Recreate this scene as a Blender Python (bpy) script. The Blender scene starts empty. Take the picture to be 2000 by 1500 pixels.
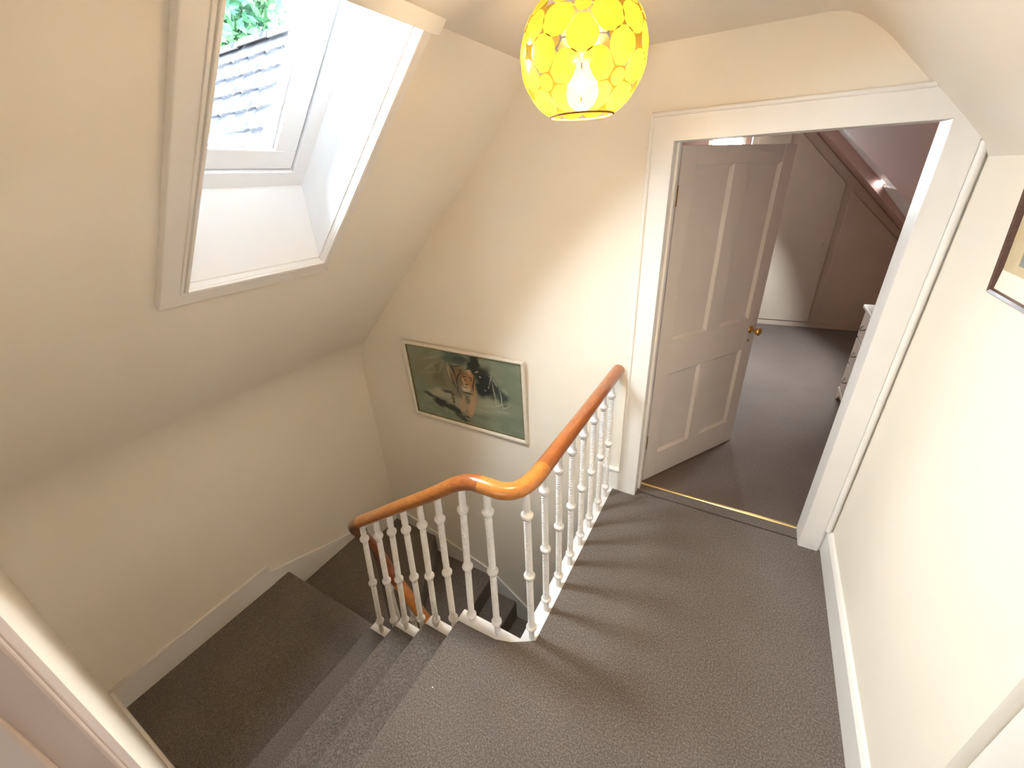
import bpy, bmesh, math, random
from mathutils import Vector, Matrix
PI = math.pi
random.seed(7)
SC = bpy.context.scene
COL = SC.collection
sin, cos = math.sin, math.cos

# ------------------------------------------------------------------ camera, sky, exposure
cam_d = bpy.data.cameras.new('camera')
cam = bpy.data.objects.new('camera', cam_d)
COL.objects.link(cam)
SC.camera = cam
YAW, PITCH, ROLL, FPX = -0.535488545, -0.461542676, 0.050579074, 805.2
fw = Vector((sin(YAW) * cos(PITCH), cos(YAW) * cos(PITCH), sin(PITCH)))
rt = Vector((cos(YAW), -sin(YAW), 0))
dn = fw.cross(rt)
rt2 = cos(ROLL) * rt + sin(ROLL) * dn
dn2 = -sin(ROLL) * rt + cos(ROLL) * dn
M = Matrix((rt2, -dn2, -fw)).transposed().to_4x4()
M.translation = Vector((0, 0, 1.75))
cam.matrix_world = M
cam_d.sensor_fit = 'HORIZONTAL'
cam_d.sensor_width = 36.0
cam_d.lens = FPX / 2000 * 36
cam_d.clip_start = 0.01

SKY = 36.0
world = bpy.data.worlds.new('overcast_sky')
SC.world = world
world.use_nodes = True
bg = world.node_tree.nodes['Background']
bg.inputs[0].default_value = (0.84, 0.93, 1.0, 1)
bg.inputs[1].default_value = SKY
LAMP_W = 90.0
SC.view_settings.view_transform = 'Standard'
SC.view_settings.look = 'None'
SC.view_settings.gamma = 1
SC.view_settings.use_curve_mapping = False
SC.view_settings.exposure = 1.82
SC.cycles.use_denoising = True
SC.cycles.use_adaptive_sampling = True
SC.cycles.adaptive_threshold = 0.05
SC.cycles.max_bounces = 10
SC.cycles.diffuse_bounces = 6
SC.cycles.transparent_max_bounces = 16
SC.cycles.transmission_bounces = 8
SC.cycles.sample_clamp_indirect = 12
SC.cycles.caustics_reflective = False
SC.cycles.caustics_refractive = False

def sky_portal(name, loc, normal_in, across, size_across, size_up):
    """sampling portal in a window opening: gives no light itself, it only tells the renderer where the sky comes in"""
    ld = bpy.data.lights.new(name, 'AREA'); ld.shape = 'RECTANGLE'; ld.size = size_across; ld.size_y = size_up
    ld.cycles.is_portal = True
    lo = bpy.data.objects.new(name, ld); COL.objects.link(lo)
    zz = -Vector(normal_in).normalized(); xx = Vector(across).normalized(); yy = zz.cross(xx)
    mw = Matrix((xx, yy, zz)).transposed().to_4x4(); mw.translation = Vector(loc); lo.matrix_world = mw
sky_portal('roof_window_portal', (-1.474, 0.9655, 2.011), (1, 0, -1), (0, 1, 0), 0.62, 1.0)
sky_portal('bedroom_roof_window_portal', (0.75, 4.40, 1.79), (-1, 0, -1), (0, 1, 0), 0.50, 0.60)
sky_portal('bedroom_window_portal', (-0.525, 6.17, 1.78), (0, -1, 0), (1, 0, 0), 0.42, 0.68)
sky_portal('rear_window_portal', (0.24, -1.80, 1.21), (0, 1, 0), (1, 0, 0), 0.26, 0.44)

# ------------------------------------------------------------------ materials
def srgb(r, g, b):
    f = lambda c: (c / 255 / 12.92) if c / 255 <= 0.04045 else ((c / 255 + 0.055) / 1.055) ** 2.4
    return (f(r), f(g), f(b), 1)

def mat(name, color, rough=0.5, metal=0.0, noise=None, bump=None, spec=0.5, coat=0.0):
    """noise=(scale, colour2, contrast lo, hi)   bump=(scale, strength, distance)"""
    m = bpy.data.materials.new(name); m.use_nodes = True
    nt = m.node_tree; b = nt.nodes['Principled BSDF']
    b.inputs['Base Color'].default_value = color if len(color) == 4 else (*color, 1)
    b.inputs['Roughness'].default_value = rough
    b.inputs['Metallic'].default_value = metal
    b.inputs['Specular IOR Level'].default_value = spec
    b.inputs['Coat Weight'].default_value = coat
    tc = nt.nodes.new('ShaderNodeTexCoord')
    if noise:
        n = nt.nodes.new('ShaderNodeTexNoise'); n.inputs['Scale'].default_value = noise[0]
        n.inputs['Detail'].default_value = 4
        nt.links.new(tc.outputs['Object'], n.inputs['Vector'])
        r = nt.nodes.new('ShaderNodeValToRGB')
        r.color_ramp.elements[0].position = noise[2]; r.color_ramp.elements[1].position = noise[3]
        r.color_ramp.elements[0].color = b.inputs['Base Color'].default_value
        c2 = noise[1]; r.color_ramp.elements[1].color = c2 if len(c2) == 4 else (*c2, 1)
        nt.links.new(n.outputs['Fac'], r.inputs['Fac'])
        nt.links.new(r.outputs['Color'], b.inputs['Base Color'])
    if bump:
        n = nt.nodes.new('ShaderNodeTexNoise'); n.inputs['Scale'].default_value = bump[0]
        n.inputs['Detail'].default_value = 3
        nt.links.new(tc.outputs['Object'], n.inputs['Vector'])
        bp = nt.nodes.new('ShaderNodeBump'); bp.inputs['Strength'].default_value = bump[1]
        bp.inputs['Distance'].default_value = bump[2]
        nt.links.new(n.outputs['Fac'], bp.inputs['Height'])
        nt.links.new(bp.outputs['Normal'], b.inputs['Normal'])
    return m

def carpet_mat(name, dark, mid, light):
    m = bpy.data.materials.new(name); m.use_nodes = True
    nt = m.node_tree; b = nt.nodes['Principled BSDF']
    b.inputs['Roughness'].default_value = 0.95; b.inputs['Specular IOR Level'].default_value = 0.1
    b.inputs['Sheen Weight'].default_value = 0.15
    tc = nt.nodes.new('ShaderNodeTexCoord')
    n = nt.nodes.new('ShaderNodeTexNoise'); n.inputs['Scale'].default_value = 165; n.inputs['Detail'].default_value = 6
    n.inputs['Roughness'].default_value = 0.85
    big = nt.nodes.new('ShaderNodeTexNoise'); big.inputs['Scale'].default_value = 3.2; big.inputs['Detail'].default_value = 3
    for k in (n, big): nt.links.new(tc.outputs['Object'], k.inputs['Vector'])
    r = nt.nodes.new('ShaderNodeValToRGB')
    e = r.color_ramp.elements
    e[0].position = 0.33; e[0].color = (*dark, 1)
    e[1].position = 0.68; e[1].color = (*light, 1)
    x = e.new(0.5); x.color = (*mid, 1)
    nt.links.new(n.outputs['Fac'], r.inputs['Fac'])
    mx = nt.nodes.new('ShaderNodeMixRGB'); mx.blend_type = 'MULTIPLY'; mx.inputs[0].default_value = 0.35
    rr = nt.nodes.new('ShaderNodeValToRGB'); rr.color_ramp.elements[0].position = 0.35; rr.color_ramp.elements[1].position = 0.65
    rr.color_ramp.elements[0].color = (0.7, 0.68, 0.66, 1)
    nt.links.new(big.outputs['Fac'], rr.inputs['Fac'])
    nt.links.new(r.outputs['Color'], mx.inputs[1]); nt.links.new(rr.outputs['Color'], mx.inputs[2])
    nt.links.new(mx.outputs[0], b.inputs['Base Color'])
    bp = nt.nodes.new('ShaderNodeBump'); bp.inputs['Strength'].default_value = 0.45; bp.inputs['Distance'].default_value = 0.003
    nt.links.new(n.outputs['Fac'], bp.inputs['Height']); nt.links.new(bp.outputs['Normal'], b.inputs['Normal'])
    return m

def wood_mat(name, c1, c2, axis=(1, 1, 1)):
    m = bpy.data.materials.new(name); m.use_nodes = True
    nt = m.node_tree; b = nt.nodes['Principled BSDF']
    b.inputs['Roughness'].default_value = 0.28; b.inputs['Coat Weight'].default_value = 0.6
    b.inputs['Coat Roughness'].default_value = 0.12
    tc = nt.nodes.new('ShaderNodeTexCoord'); mp = nt.nodes.new('ShaderNodeMapping')
    mp.inputs['Scale'].default_value = axis
    n = nt.nodes.new('ShaderNodeTexNoise'); n.inputs['Scale'].default_value = 14; n.inputs['Detail'].default_value = 6
    n.inputs['Distortion'].default_value = 0.6
    nt.links.new(tc.outputs['Object'], mp.inputs['Vector']); nt.links.new(mp.outputs[0], n.inputs['Vector'])
    r = nt.nodes.new('ShaderNodeValToRGB'); r.color_ramp.elements[0].position = 0.3; r.color_ramp.elements[1].position = 0.7
    r.color_ramp.elements[0].color = c1; r.color_ramp.elements[1].color = c2
    nt.links.new(n.outputs['Fac'], r.inputs['Fac']); nt.links.new(r.outputs['Color'], b.inputs['Base Color'])
    return m

WALL = mat('cream_wall_paint', (0.87, 0.815, 0.725), 0.75, noise=(2.0, (0.85, 0.79, 0.695), 0.3, 0.7), bump=(90, 0.05, 0.002), spec=0.25)
CEIL = mat('cream_ceiling_paint', (0.82, 0.755, 0.67), 0.8, bump=(90, 0.04, 0.002), spec=0.2)
PINK = mat('dusky_pink_paint', (0.47, 0.295, 0.245), 0.8, bump=(80, 0.05, 0.002), spec=0.2)
WHITE = mat('white_gloss_paint', (0.84, 0.82, 0.80), 0.35, noise=(6, (0.81, 0.79, 0.765), 0.3, 0.7))
UPVC = mat('white_window_lacquer', (0.89, 0.915, 0.95), 0.3)
IRON = mat('white_painted_iron', (0.83, 0.80, 0.775), 0.33, noise=(60, (0.80, 0.765, 0.73), 0.3, 0.7))
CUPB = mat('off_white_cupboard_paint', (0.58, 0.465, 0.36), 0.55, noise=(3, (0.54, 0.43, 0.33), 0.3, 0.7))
CARPET = carpet_mat('taupe_carpet', (0.060, 0.048, 0.041), (0.150, 0.124, 0.108), (0.34, 0.295, 0.262))
CARPET2 = carpet_mat('mushroom_brown_carpet', (0.056, 0.038, 0.030), (0.132, 0.096, 0.079), (0.26, 0.205, 0.175))
WIRE = mat('dull_gold_wire', (0.22, 0.09, 0.015), 0.6, 0.2)
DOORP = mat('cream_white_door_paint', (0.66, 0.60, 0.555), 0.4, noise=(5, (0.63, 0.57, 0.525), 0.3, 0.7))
SHADE_FR = mat('shade_toned_frame_paint', (0.50, 0.42, 0.385), 0.4, noise=(5, (0.47, 0.39, 0.355), 0.3, 0.7))  # darker paint: the shade on the near door frame is put into the colour
BRASS = mat('polished_brass', (0.72, 0.50, 0.20), 0.25, 1.0)
WOOD_A = wood_mat('orange_brown_varnish', srgb(140, 78, 36), srgb(166, 100, 50), (6, 1, 6))
WOOD_B = wood_mat('light_amber_varnish', srgb(172, 104, 38), srgb(192, 128, 58), (3, 3, 6))
WOOD_C = wood_mat('golden_brown_varnish', srgb(142, 78, 28), srgb(168, 104, 44), (1, 6, 4))
WOOD_D = wood_mat('dark_mahogany_varnish', srgb(98, 48, 26), srgb(128, 70, 38), (3, 5, 4))
WOOD_E = wood_mat('reddish_brown_varnish', srgb(124, 64, 30), srgb(158, 92, 42), (1, 6, 4))
DARKFR = wood_mat('dark_frame_wood', srgb(74, 50, 44), srgb(98, 70, 62), (2, 9, 9))
CREAMFR = mat('off_white_frame_paint', (0.74, 0.70, 0.62), 0.4, noise=(40, (0.66, 0.61, 0.52), 0.35, 0.75))
OLIVE = mat('olive_gold_slip', srgb(112, 98, 56), 0.45)
MOUNT = mat('cream_mount_card', srgb(206, 190, 158), 0.8, noise=(30, srgb(198, 181, 148), 0.3, 0.7))
CORD = mat('white_flex', (0.75, 0.72, 0.66), 0.5)
DARKM = mat('dark_bronze_metal', (0.10, 0.075, 0.05), 0.4, 0.9)
BARK = mat('tree_bark', (0.16, 0.11, 0.07), 0.9, noise=(12, (0.08, 0.06, 0.04), 0.3, 0.7))
LEAF = mat('tree_leaf', (0.016, 0.036, 0.012), 0.7, noise=(1.2, (0.009, 0.028, 0.016), 0.35, 0.65), spec=0.0)
TILE = mat('weathered_roof_tile', (0.016, 0.016, 0.018), 0.95, noise=(9, (0.005, 0.0055, 0.0075), 0.48, 0.72), bump=(40, 0.6, 0.01), spec=0.0)
MORTAR = mat('roof_underlay', (0.006, 0.006, 0.010), 0.95, spec=0.05)
GAP_SHADE = mat('sash_gap_shade', (0.004, 0.004, 0.005), 0.9, spec=0.05)  # near-black tone painting the shade in the gap between frame and sash
LINT = mat('white_lint', (0.9, 0.9, 0.88), 0.9)

def glass_mat():
    m = bpy.data.materials.new('window_glass'); m.use_nodes = True
    nt = m.node_tree; nt.nodes.clear()
    o = nt.nodes.new('ShaderNodeOutputMaterial'); mx = nt.nodes.new('ShaderNodeMixShader')
    t = nt.nodes.new('ShaderNodeBsdfTransparent'); g = nt.nodes.new('ShaderNodeBsdfGlossy')
    t.inputs[0].default_value = (0.96, 0.98, 0.98, 1); g.inputs['Roughness'].default_value = 0.02
    fr = nt.nodes.new('ShaderNodeFresnel'); fr.inputs[0].default_value = 1.25
    nt.links.new(fr.outputs[0], mx.inputs[0]); nt.links.new(t.outputs[0], mx.inputs[1]); nt.links.new(g.outputs[0], mx.inputs[2])
    nt.links.new(mx.outputs[0], o.inputs[0])
    return m
GLASS = glass_mat()

def capiz_mat():
    m = bpy.data.materials.new('yellow_capiz_shell'); m.use_nodes = True
    nt = m.node_tree; nt.nodes.clear()
    o = nt.nodes.new('ShaderNodeOutputMaterial')
    tr = nt.nodes.new('ShaderNodeBsdfTranslucent'); di = nt.nodes.new('ShaderNodeBsdfDiffuse')
    gl = nt.nodes.new('ShaderNodeBsdfGlossy'); tp = nt.nodes.new('ShaderNodeBsdfTransparent')
    tc = nt.nodes.new('ShaderNodeTexCoord'); n = nt.nodes.new('ShaderNodeTexNoise')
    n.inputs['Scale'].default_value = 26; n.inputs['Detail'].default_value = 4
    nt.links.new(tc.outputs['Object'], n.inputs['Vector'])
    r = nt.nodes.new('ShaderNodeValToRGB'); r.color_ramp.elements[0].position = 0.35; r.color_ramp.elements[1].position = 0.7
    r.color_ramp.elements[0].color = (0.066, 0.043, 0.0042, 1); r.color_ramp.elements[1].color = (0.080, 0.057, 0.0078, 1)
    nt.links.new(n.outputs['Fac'], r.inputs['Fac'])
    nt.links.new(r.outputs[0], tr.inputs[0]); nt.links.new(r.outputs[0], di.inputs[0])
    tp.inputs[0].default_value = (1.0, 0.6, 0.2, 1); gl.inputs['Roughness'].default_value = 0.2
    a = nt.nodes.new('ShaderNodeMixShader'); a.inputs[0].default_value = 0.25
    nt.links.new(tr.outputs[0], a.inputs[1]); nt.links.new(di.outputs[0], a.inputs[2])
    b = nt.nodes.new('ShaderNodeMixShader'); b.inputs[0].default_value = 0.012
    nt.links.new(a.outputs[0], b.inputs[1]); nt.links.new(tp.outputs[0], b.inputs[2])
    c = nt.nodes.new('ShaderNodeMixShader'); c.inputs[0].default_value = 0.04
    nt.links.new(b.outputs[0], c.inputs[1]); nt.links.new(gl.outputs[0], c.inputs[2])
    nt.links.new(c.outputs[0], o.inputs[0])
    return m
CAPIZ = capiz_mat()

def emis_mat(name, color, s):
    m = bpy.data.materials.new(name); m.use_nodes = True
    nt = m.node_tree; nt.nodes.clear()
    o = nt.nodes.new('ShaderNodeOutputMaterial'); e = nt.nodes.new('ShaderNodeEmission')
    e.inputs[0].default_value = (*color, 1); e.inputs[1].default_value = s
    nt.links.new(e.outputs[0], o.inputs[0]); return m

# ------------------------------------------------------------------ mesh helpers
class MB:
    def __init__(s): s.v = []; s.f = []
    def add(s, vs, fs):
        o = len(s.v); s.v += [tuple(p) for p in vs]; s.f += [tuple(i + o for i in f) for f in fs]; return s
    def box(s, x0, x1, y0, y1, z0, z1):
        return s.add([(x0, y0, z0), (x1, y0, z0), (x1, y1, z0), (x0, y1, z0), (x0, y0, z1), (x1, y0, z1), (x1, y1, z1), (x0, y1, z1)],
                     [(0, 3, 2, 1), (4, 5, 6, 7), (0, 1, 5, 4), (1, 2, 6, 5), (2, 3, 7, 6), (3, 0, 4, 7)])
    def prism(s, poly, a, b, fn):
        """poly of (p,q); fn(p,q,t) -> xyz ; t from a to b"""
        n = len(poly)
        return s.add([fn(p, q, a) for p, q in poly] + [fn(p, q, b) for p, q in poly],
                     [tuple(range(n - 1, -1, -1)), tuple(range(n, 2 * n))] + [(i, (i + 1) % n, n + (i + 1) % n, n + i) for i in range(n)])
    def xz(s, poly, y0, y1): return s.prism(poly, y0, y1, lambda p, q, t: (p, t, q))
    def yz(s, poly, x0, x1): return s.prism(poly, x0, x1, lambda p, q, t: (t, p, q))
    def xy(s, poly, z0, z1): return s.prism(poly, z0, z1, lambda p, q, t: (p, q, t))
    def lathe(s, prof, n=20, c=(0, 0, 0), cap=True):
        vs = []; fs = []
        for r, z in prof:
            for i in range(n):
                a = 2 * PI * i / n; vs.append((c[0] + r * cos(a), c[1] + r * sin(a), c[2] + z))
        for j in range(len(prof) - 1):
            for i in range(n):
                fs.append((j * n + i, j * n + (i + 1) % n, (j + 1) * n + (i + 1) % n, (j + 1) * n + i))
        if cap:
            fs.append(tuple(range(n - 1, -1, -1))); fs.append(tuple((len(prof) - 1) * n + i for i in range(n)))
        return s.add(vs, fs)
    def sweep(s, path, prof, up=Vector((0, 0, 1)), closed=False, cap=True):
        P = [Vector(p) for p in path]; n = len(P); m = len(prof); vs = []; fs = []
        for i in range(n):
            if closed: t = P[(i + 1) % n] - P[i - 1]
            else: t = P[min(i + 1, n - 1)] - P[max(i - 1, 0)]
            t.normalize(); u = up(i) if callable(up) else up
            sd = t.cross(u).normalized(); uu = sd.cross(t)
            for a, b in prof: vs.append(P[i] + sd * a + uu * b)
        for i in range(n if closed else n - 1):
            k = (i + 1) % n
            for j in range(m):
                fs.append((i * m + j, i * m + (j + 1) % m, k * m + (j + 1) % m, k * m + j))
        if cap and not closed:
            fs.append(tuple(range(m - 1, -1, -1))); fs.append(tuple((n - 1) * m + j for j in range(m)))
        return s.add(vs, fs)
    def build(s, name, m, parent=None, smooth=False, bevel=0.0, seg=2, auto=None):
        me = bpy.data.meshes.new(name); me.from_pydata(s.v, [], s.f)
        bm = bmesh.new(); bm.from_mesh(me); bmesh.ops.recalc_face_normals(bm, faces=bm.faces); bm.to_mesh(me); bm.free()
        me.materials.append(m)
        if smooth:
            for p in me.polygons: p.use_smooth = True
            if auto is not None: me.set_sharp_from_angle(angle=math.radians(auto))
        o = bpy.data.objects.new(name, me); COL.objects.link(o)
        if parent: o.parent = parent
        if bevel:
            b = o.modifiers.new('bevel', 'BEVEL'); b.width = bevel; b.segments = seg; b.limit_method = 'ANGLE'; b.angle_limit = math.radians(40)
        return o

def empty(name, loc=(0, 0, 0), rot=(0, 0, 0), parent=None):
    o = bpy.data.objects.new(name, None); COL.objects.link(o); o.location = loc; o.rotation_euler = rot
    o.empty_display_size = 0.05
    if parent: o.parent = parent
    return o
def tag(o, label=None, cat=None, group=None, kind=None):
    if label: o['label'] = label
    if cat: o['category'] = cat
    if group: o['group'] = group
    if kind: o['kind'] = kind
    return o
def struct(o, label=None): return tag(o, label, kind='structure')
def circ(r, n=10, sx=1, sy=1): return [(r * sx * cos(2 * PI * i / n), r * sy * sin(2 * PI * i / n)) for i in range(n)]
def catmull(P, sub=8):
    P = [Vector(p) for p in P]; out = []
    for i in range(len(P) - 1):
        a = P[max(i - 1, 0)]; b = P[i]; c = P[i + 1]; d = P[min(i + 2, len(P) - 1)]
        for k in range(sub):
            t = k / sub
            out.append(0.5 * ((2 * b) + (c - a) * t + (2 * a - 5 * b + 4 * c - d) * t * t + (3 * b - a - 3 * c + d) * t ** 3))
    out.append(P[-1]); return out

# ------------------------------------------------------------------ main dimensions
R = 0.196                                   # riser
NOS = [-0.863, -1.097, -1.346, -1.592]      # nosing lines of the upper flight
XL, XR, YB, YN = -2.60, 0.575, 2.035, -0.035
ZC = 2.19
ML = -4 * R                                  # half landing level

# ------------------------------------------------------------------ the setting: floors
f = MB().xy([(-0.80, YN - 1.6), (-0.80, 0.868), (-0.663, 0.873), (-0.60, 0.893), (-0.545, 0.925), (-0.51, 0.948), (-0.51, 2.06), (XR + 0.1, 2.06), (XR + 0.1, YN - 1.6)], -0.22, 0.0)
f.box(-0.47, 0.56, 2.055, 2.145, -0.22, 0)
struct(f.build('floor', CARPET), 'taupe grey carpet of the upper landing')
struct(MB().box(-2.7, 2.0, 2.145, 6.1, -0.2, 0.0).build('floor', CARPET2), 'taupe grey bedroom carpet beyond the doorway')
struct(MB().box(-2.8, 1.6, -0.3, 2.2, -13 * R - 0.1, -13 * R).build('floor', CARPET), 'dark carpet at the foot of the stairs')

# walls ------------------------------------------------------------------------
w = MB()
w.xz([(XL - 0.2, -2.7), (1.5, -2.7), (1.5, -0.01), (-0.40, -0.01), (-0.40, ZC + 0.05), (-1.0, ZC + 0.05), (XL - 0.2, 0.40)], YB, YB + 0.14)
w.xz([(-0.40, 1.88), (0.50, 1.88), (0.155, ZC + 0.04), (-0.40, ZC + 0.05)], YB, YB + 0.14)
w.xz([(0.50, -0.01), (XR + 0.2, -0.01), (XR + 0.2, 1.75), (0.50, 1.92)], YB, YB + 0.14)
struct(w.build('wall_back', WALL))
# left knee wall with a soft bend into the slope
prof = [(XL, -2.7), (XL, 0.42)]
for i in range(1, 8):
    a = i / 8 * PI / 4; prof.append((XL + 0.40 * (1 - cos(a)), 0.42 + 0.40 * sin(a)))
prof.append((XL + 0.40 * (1 - cos(PI / 4)), 0.42 + 0.40 * sin(PI / 4)))
x_e, z_e = prof[-1]
k = z_e - (ZC + 1.0 + x_e)                  # bring the end on to z = ZC + 1 + x
prof = [(x, z - k) if i > 1 else ((x, z - k) if i == 1 else (x, z)) for i, (x, z) in enumerate(prof)]
x_e, z_e = prof[-1]
outer = [(x_e - 0.16, z_e + 0.16), (XL - 0.2, prof[1][1]), (XL - 0.2, -2.7)]
struct(MB().xz(prof + outer, YN - 0.1, YB + 0.02).build('wall_left', WALL, smooth=True, auto=30))
# left slope: 45 degrees, hole for the roof window.  s runs up the slope, d outwards
T = Vector((1, 0, 1)).normalized(); N = Vector((-1, 0, 1)).normalized(); P0 = Vector((-1.0, 0, ZC))
def sl(s, d, y): p = P0 + T * s + N * d; return (p.x, y, p.z)
S_E = (x_e + 1.0) * math.sqrt(2)
HY0, HY1, HS0, HS1, HD = 0.686, 1.245, -1.015, -0.02, 0.215
g = MB(); fn = lambda p, q, t: sl(p, q, t)
full = [(S_E, 0), (0.0, 0), (0.09, HD), (S_E - 0.05, HD)]
g.prism(full, YN - 0.1, HY0, fn); g.prism(full, HY1, YB + 0.02, fn)
g.prism([(S_E, 0), (HS0, 0), (HS0 + HD, HD), (S_E - 0.05, HD)], HY0, HY1, fn)
g.prism([(HS1, 0), (0.0, 0), (0.09, HD), (0.06, HD)], HY0, HY1, fn)
struct(g.build('ceiling_left', WALL), 'cream sloping ceiling around the roof window')
# flat ceiling and the right slope, rounded where they meet
cp = [(0.06, ZC), (0.11, ZC - 0.006), (0.155, ZC - 0.024), (0.20, ZC - 0.054), (0.25, ZC - 0.095)]
struct(MB().box(-1.02, 0.06, YN - 0.1, YB + 0.02, ZC, ZC + 0.2).build('ceiling', CEIL))
zr = 2.345 - XR
cr = cp + [(0.50, 1.845), (0.545, 1.796), (XR, 1.745), (XR + 0.25, 1.70), (XR + 0.25, ZC + 0.2), (0.06, ZC + 0.2)]
struct(MB().xz(cr, YN - 0.1, YB + 0.02).build('ceiling_right', CEIL, smooth=True, auto=35))
# right wall with a shallow cupboard door recess near the viewer
RY = 0.832
def rounded(poly): return poly
w = MB()
w.xy([(XR + 0.012, RY), (XR + 0.004, RY + 0.004), (XR, RY + 0.014), (XR, YB + 0.02), (XR + 0.15, YB + 0.02), (XR + 0.15, RY)], -0.05, 1.78)
w.box(XR, XR + 0.15, 0.02, RY, 1.70, 1.78); w.box(XR, XR + 0.15, YN - 0.1, 0.02, -0.05, 1.78)
struct(w.build('wall_right', WALL, smooth=True, auto=30))
d2 = struct(empty('door_2', (0.599, 0.43, 0)), 'plain white flush cupboard door in the right wall')
MB().box(0.0, 0.035, -0.405, 0.398, 0.006, 1.695).build('door_leaf', WHITE, d2, bevel=0.003)
MB().lathe([(0.006, 0), (0.007, 0.014), (0.016, 0.02), (0.017, 0.03), (0.010, 0.036)], 16).build('knob', BRASS, d2, smooth=True)
d2.children[-1].rotation_euler = (0, -PI / 2, 0); d2.children[-1].location = (0.0, -0.35, 0.95)
# near wall with the doorway the viewer stands in
w = MB()
w.xz([(XL - 0.2, -2.7), (-0.80, -2.7), (-0.80, -0.2), (-0.50, -0.2), (-0.50, ZC + 0.05), (-1.0, ZC + 0.05), (XL - 0.2, 0.40)], YN - 0.12, YN)
w.box(-0.50, XR + 0.1, YN - 0.12, YN, 2.05, ZC + 0.05)
w.box(0.50, XR + 0.1, YN - 0.12, YN, -0.05, 2.06)
struct(w.build('wall_near', WALL))
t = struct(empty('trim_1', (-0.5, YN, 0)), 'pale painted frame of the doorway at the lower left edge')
MB().box(-0.115, 0.0, -0.002, 0.006, 0, 2.10).build('casing_board', SHADE_FR, t, bevel=0.003)
MB().box(0.0, 0.022, -0.125, 0.004, 0, 2.03).build('jamb', SHADE_FR, t, bevel=0.003)
MB().box(0.022, 0.036, -0.125, -0.022, 0, 2.02).build('door_stop', SHADE_FR, t, bevel=0.003)
# room behind the viewer, only to close the space
w = MB()
w.box(-0.95, -0.80, YN - 1.75, YN - 0.05, -0.2, 2.4); w.box(XR, XR + 0.2, YN - 1.75, YN - 0.05, -0.2, 2.4)
for a in ((-0.95, 0.12, -0.2, 2.4), (0.36, XR + 0.2, -0.2, 2.4), (0.12, 0.36, -0.2, 1.0), (0.12, 0.36, 1.42, 2.4)): w.box(a[0], a[1], YN - 1.75, YN - 1.6, a[2], a[3])
w.box(-0.95, XR + 0.2, YN - 1.75, YN - 0.05, ZC + 0.01, ZC + 0.25)
struct(w.build('wall_rear', WALL))
w4 = struct(empty('fill_window', (0.24, YN - 1.68, 1.0)), 'unseen small window added behind the viewer for fill light')  # added out of view to light the surfaces facing the camera
m4 = MB()
for a in ((-0.12, -0.075, 0, 0.42), (0.075, 0.12, 0, 0.42), (-0.075, 0.075, 0, 0.045), (-0.075, 0.075, 0.375, 0.42), (-0.008, 0.008, 0.045, 0.375)): m4.box(a[0], a[1], -0.03, 0.03, a[2], a[3])
m4.build('frame', WHITE, w4)
for x0, x1 in ((-0.08, -0.005), (0.005, 0.08)): MB().box(x0, x1, -0.003, 0.003, 0.04, 0.38).build('pane', GLASS, w4)
# lower stairwell enclosure
w = MB(); w.box(1.3, 1.5, -0.3, 2.2, -2.7, -0.2); w.box(-0.80, 1.5, 0.6, 0.7, -2.7, -0.2); w.box(-0.85, -0.75, YN - 0.12, 0.7, -2.7, -0.2); w.box(0.55, 1.5, -0.1, 2.2, -0.32, -0.20); w.box(-0.80, 1.5, YN - 0.2, 0.7, -0.32, -0.22)
struct(w.build('wall_lower', WALL))

# skirtings --------------------------------------------------------------------
def skirt_x(name, poly_top, zb, x0, x1, label=None):
    """board on a wall of constant x; poly_top list of (y,z)"""
    b = struct(empty(name), label)
    MB().yz(poly_top + [(poly_top[-1][0], zb), (poly_top[0][0], zb)], x0, x1).build('board', WHITE, b, bevel=0.002)
    return b
b = skirt_x('baseboard_left', [(YN, ML + 0.160), (0.866, ML + 0.168)], ML - 0.05, XL - 0.01, XL + 0.017, 'white skirting board along the half landing')
MB().sweep([(XL + 0.008, YN, ML + 0.162), (XL + 0.008, 0.866, ML + 0.170)], circ(0.011, 8)).build('bead', WHITE, b, smooth=True)
lt = [(0.866, -0.672), (1.073, -0.748), (1.45, -0.885), (1.67, -0.968), (1.90, -1.045), (YB, -1.062)]
b2 = skirt_x('baseboard_left', lt, -1.45, XL - 0.01, XL + 0.013, 'white raking skirting board beside the winding steps')
MB().sweep([(XL + 0.006, y, z) for y, z in lt], circ(0.007, 8)).build('bead', WHITE, b2, smooth=True)
bt = [(XL, -1.03), (-2.43, -1.055), (-2.06, -1.150), (-1.80, -1.226), (-1.56, -1.302), (-1.45, -1.362), (-1.15, -1.60), (-0.4, -2.26), (-0.1, -2.40)]
b3 = struct(empty('baseboard_back'), 'white raking skirting board down the far stair wall')
MB().xz(bt + [(-0.1, -2.7), (XL, -2.7)], YB - 0.014, YB + 0.01).build('board', WHITE, b3, bevel=0.002)
MB().sweep([(x, YB - 0.008, z) for x, z in bt], circ(0.007, 8)).build('bead', WHITE, b3, smooth=True)
b4 = struct(empty('baseboard_back'), 'short white skirting between balustrade and door frame')
MB().box(-0.60, -0.470, YB - 0.020, YB + 0.01, -0.02, 0.135).build('board', WHITE, b4, bevel=0.002)
MB().box(-0.60, -0.474, YB - 0.026, YB + 0.01, 0.135, 0.152).build('cap', WHITE, b4, bevel=0.004)
b5 = struct(empty('baseboard_right'), 'white skirting board along the right wall')
MB().yz([(RY, -0.02), (YB, -0.02), (YB, 0.128), (RY, 0.128)], XR - 0.0185, XR + 0.01).build('board', WHITE, b5, bevel=0.002)
MB().prism([(XR - 0.0185, 0.128), (XR - 0.010, 0.142), (XR + 0.01, 0.146), (XR + 0.01, 0.128)], RY, YB, lambda p, q, t: (p, t, q)).build('cap', WHITE, b5, bevel=0.002)
b6 = struct(empty('baseboard_near'), 'white skirting board on the near stair wall')
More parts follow.
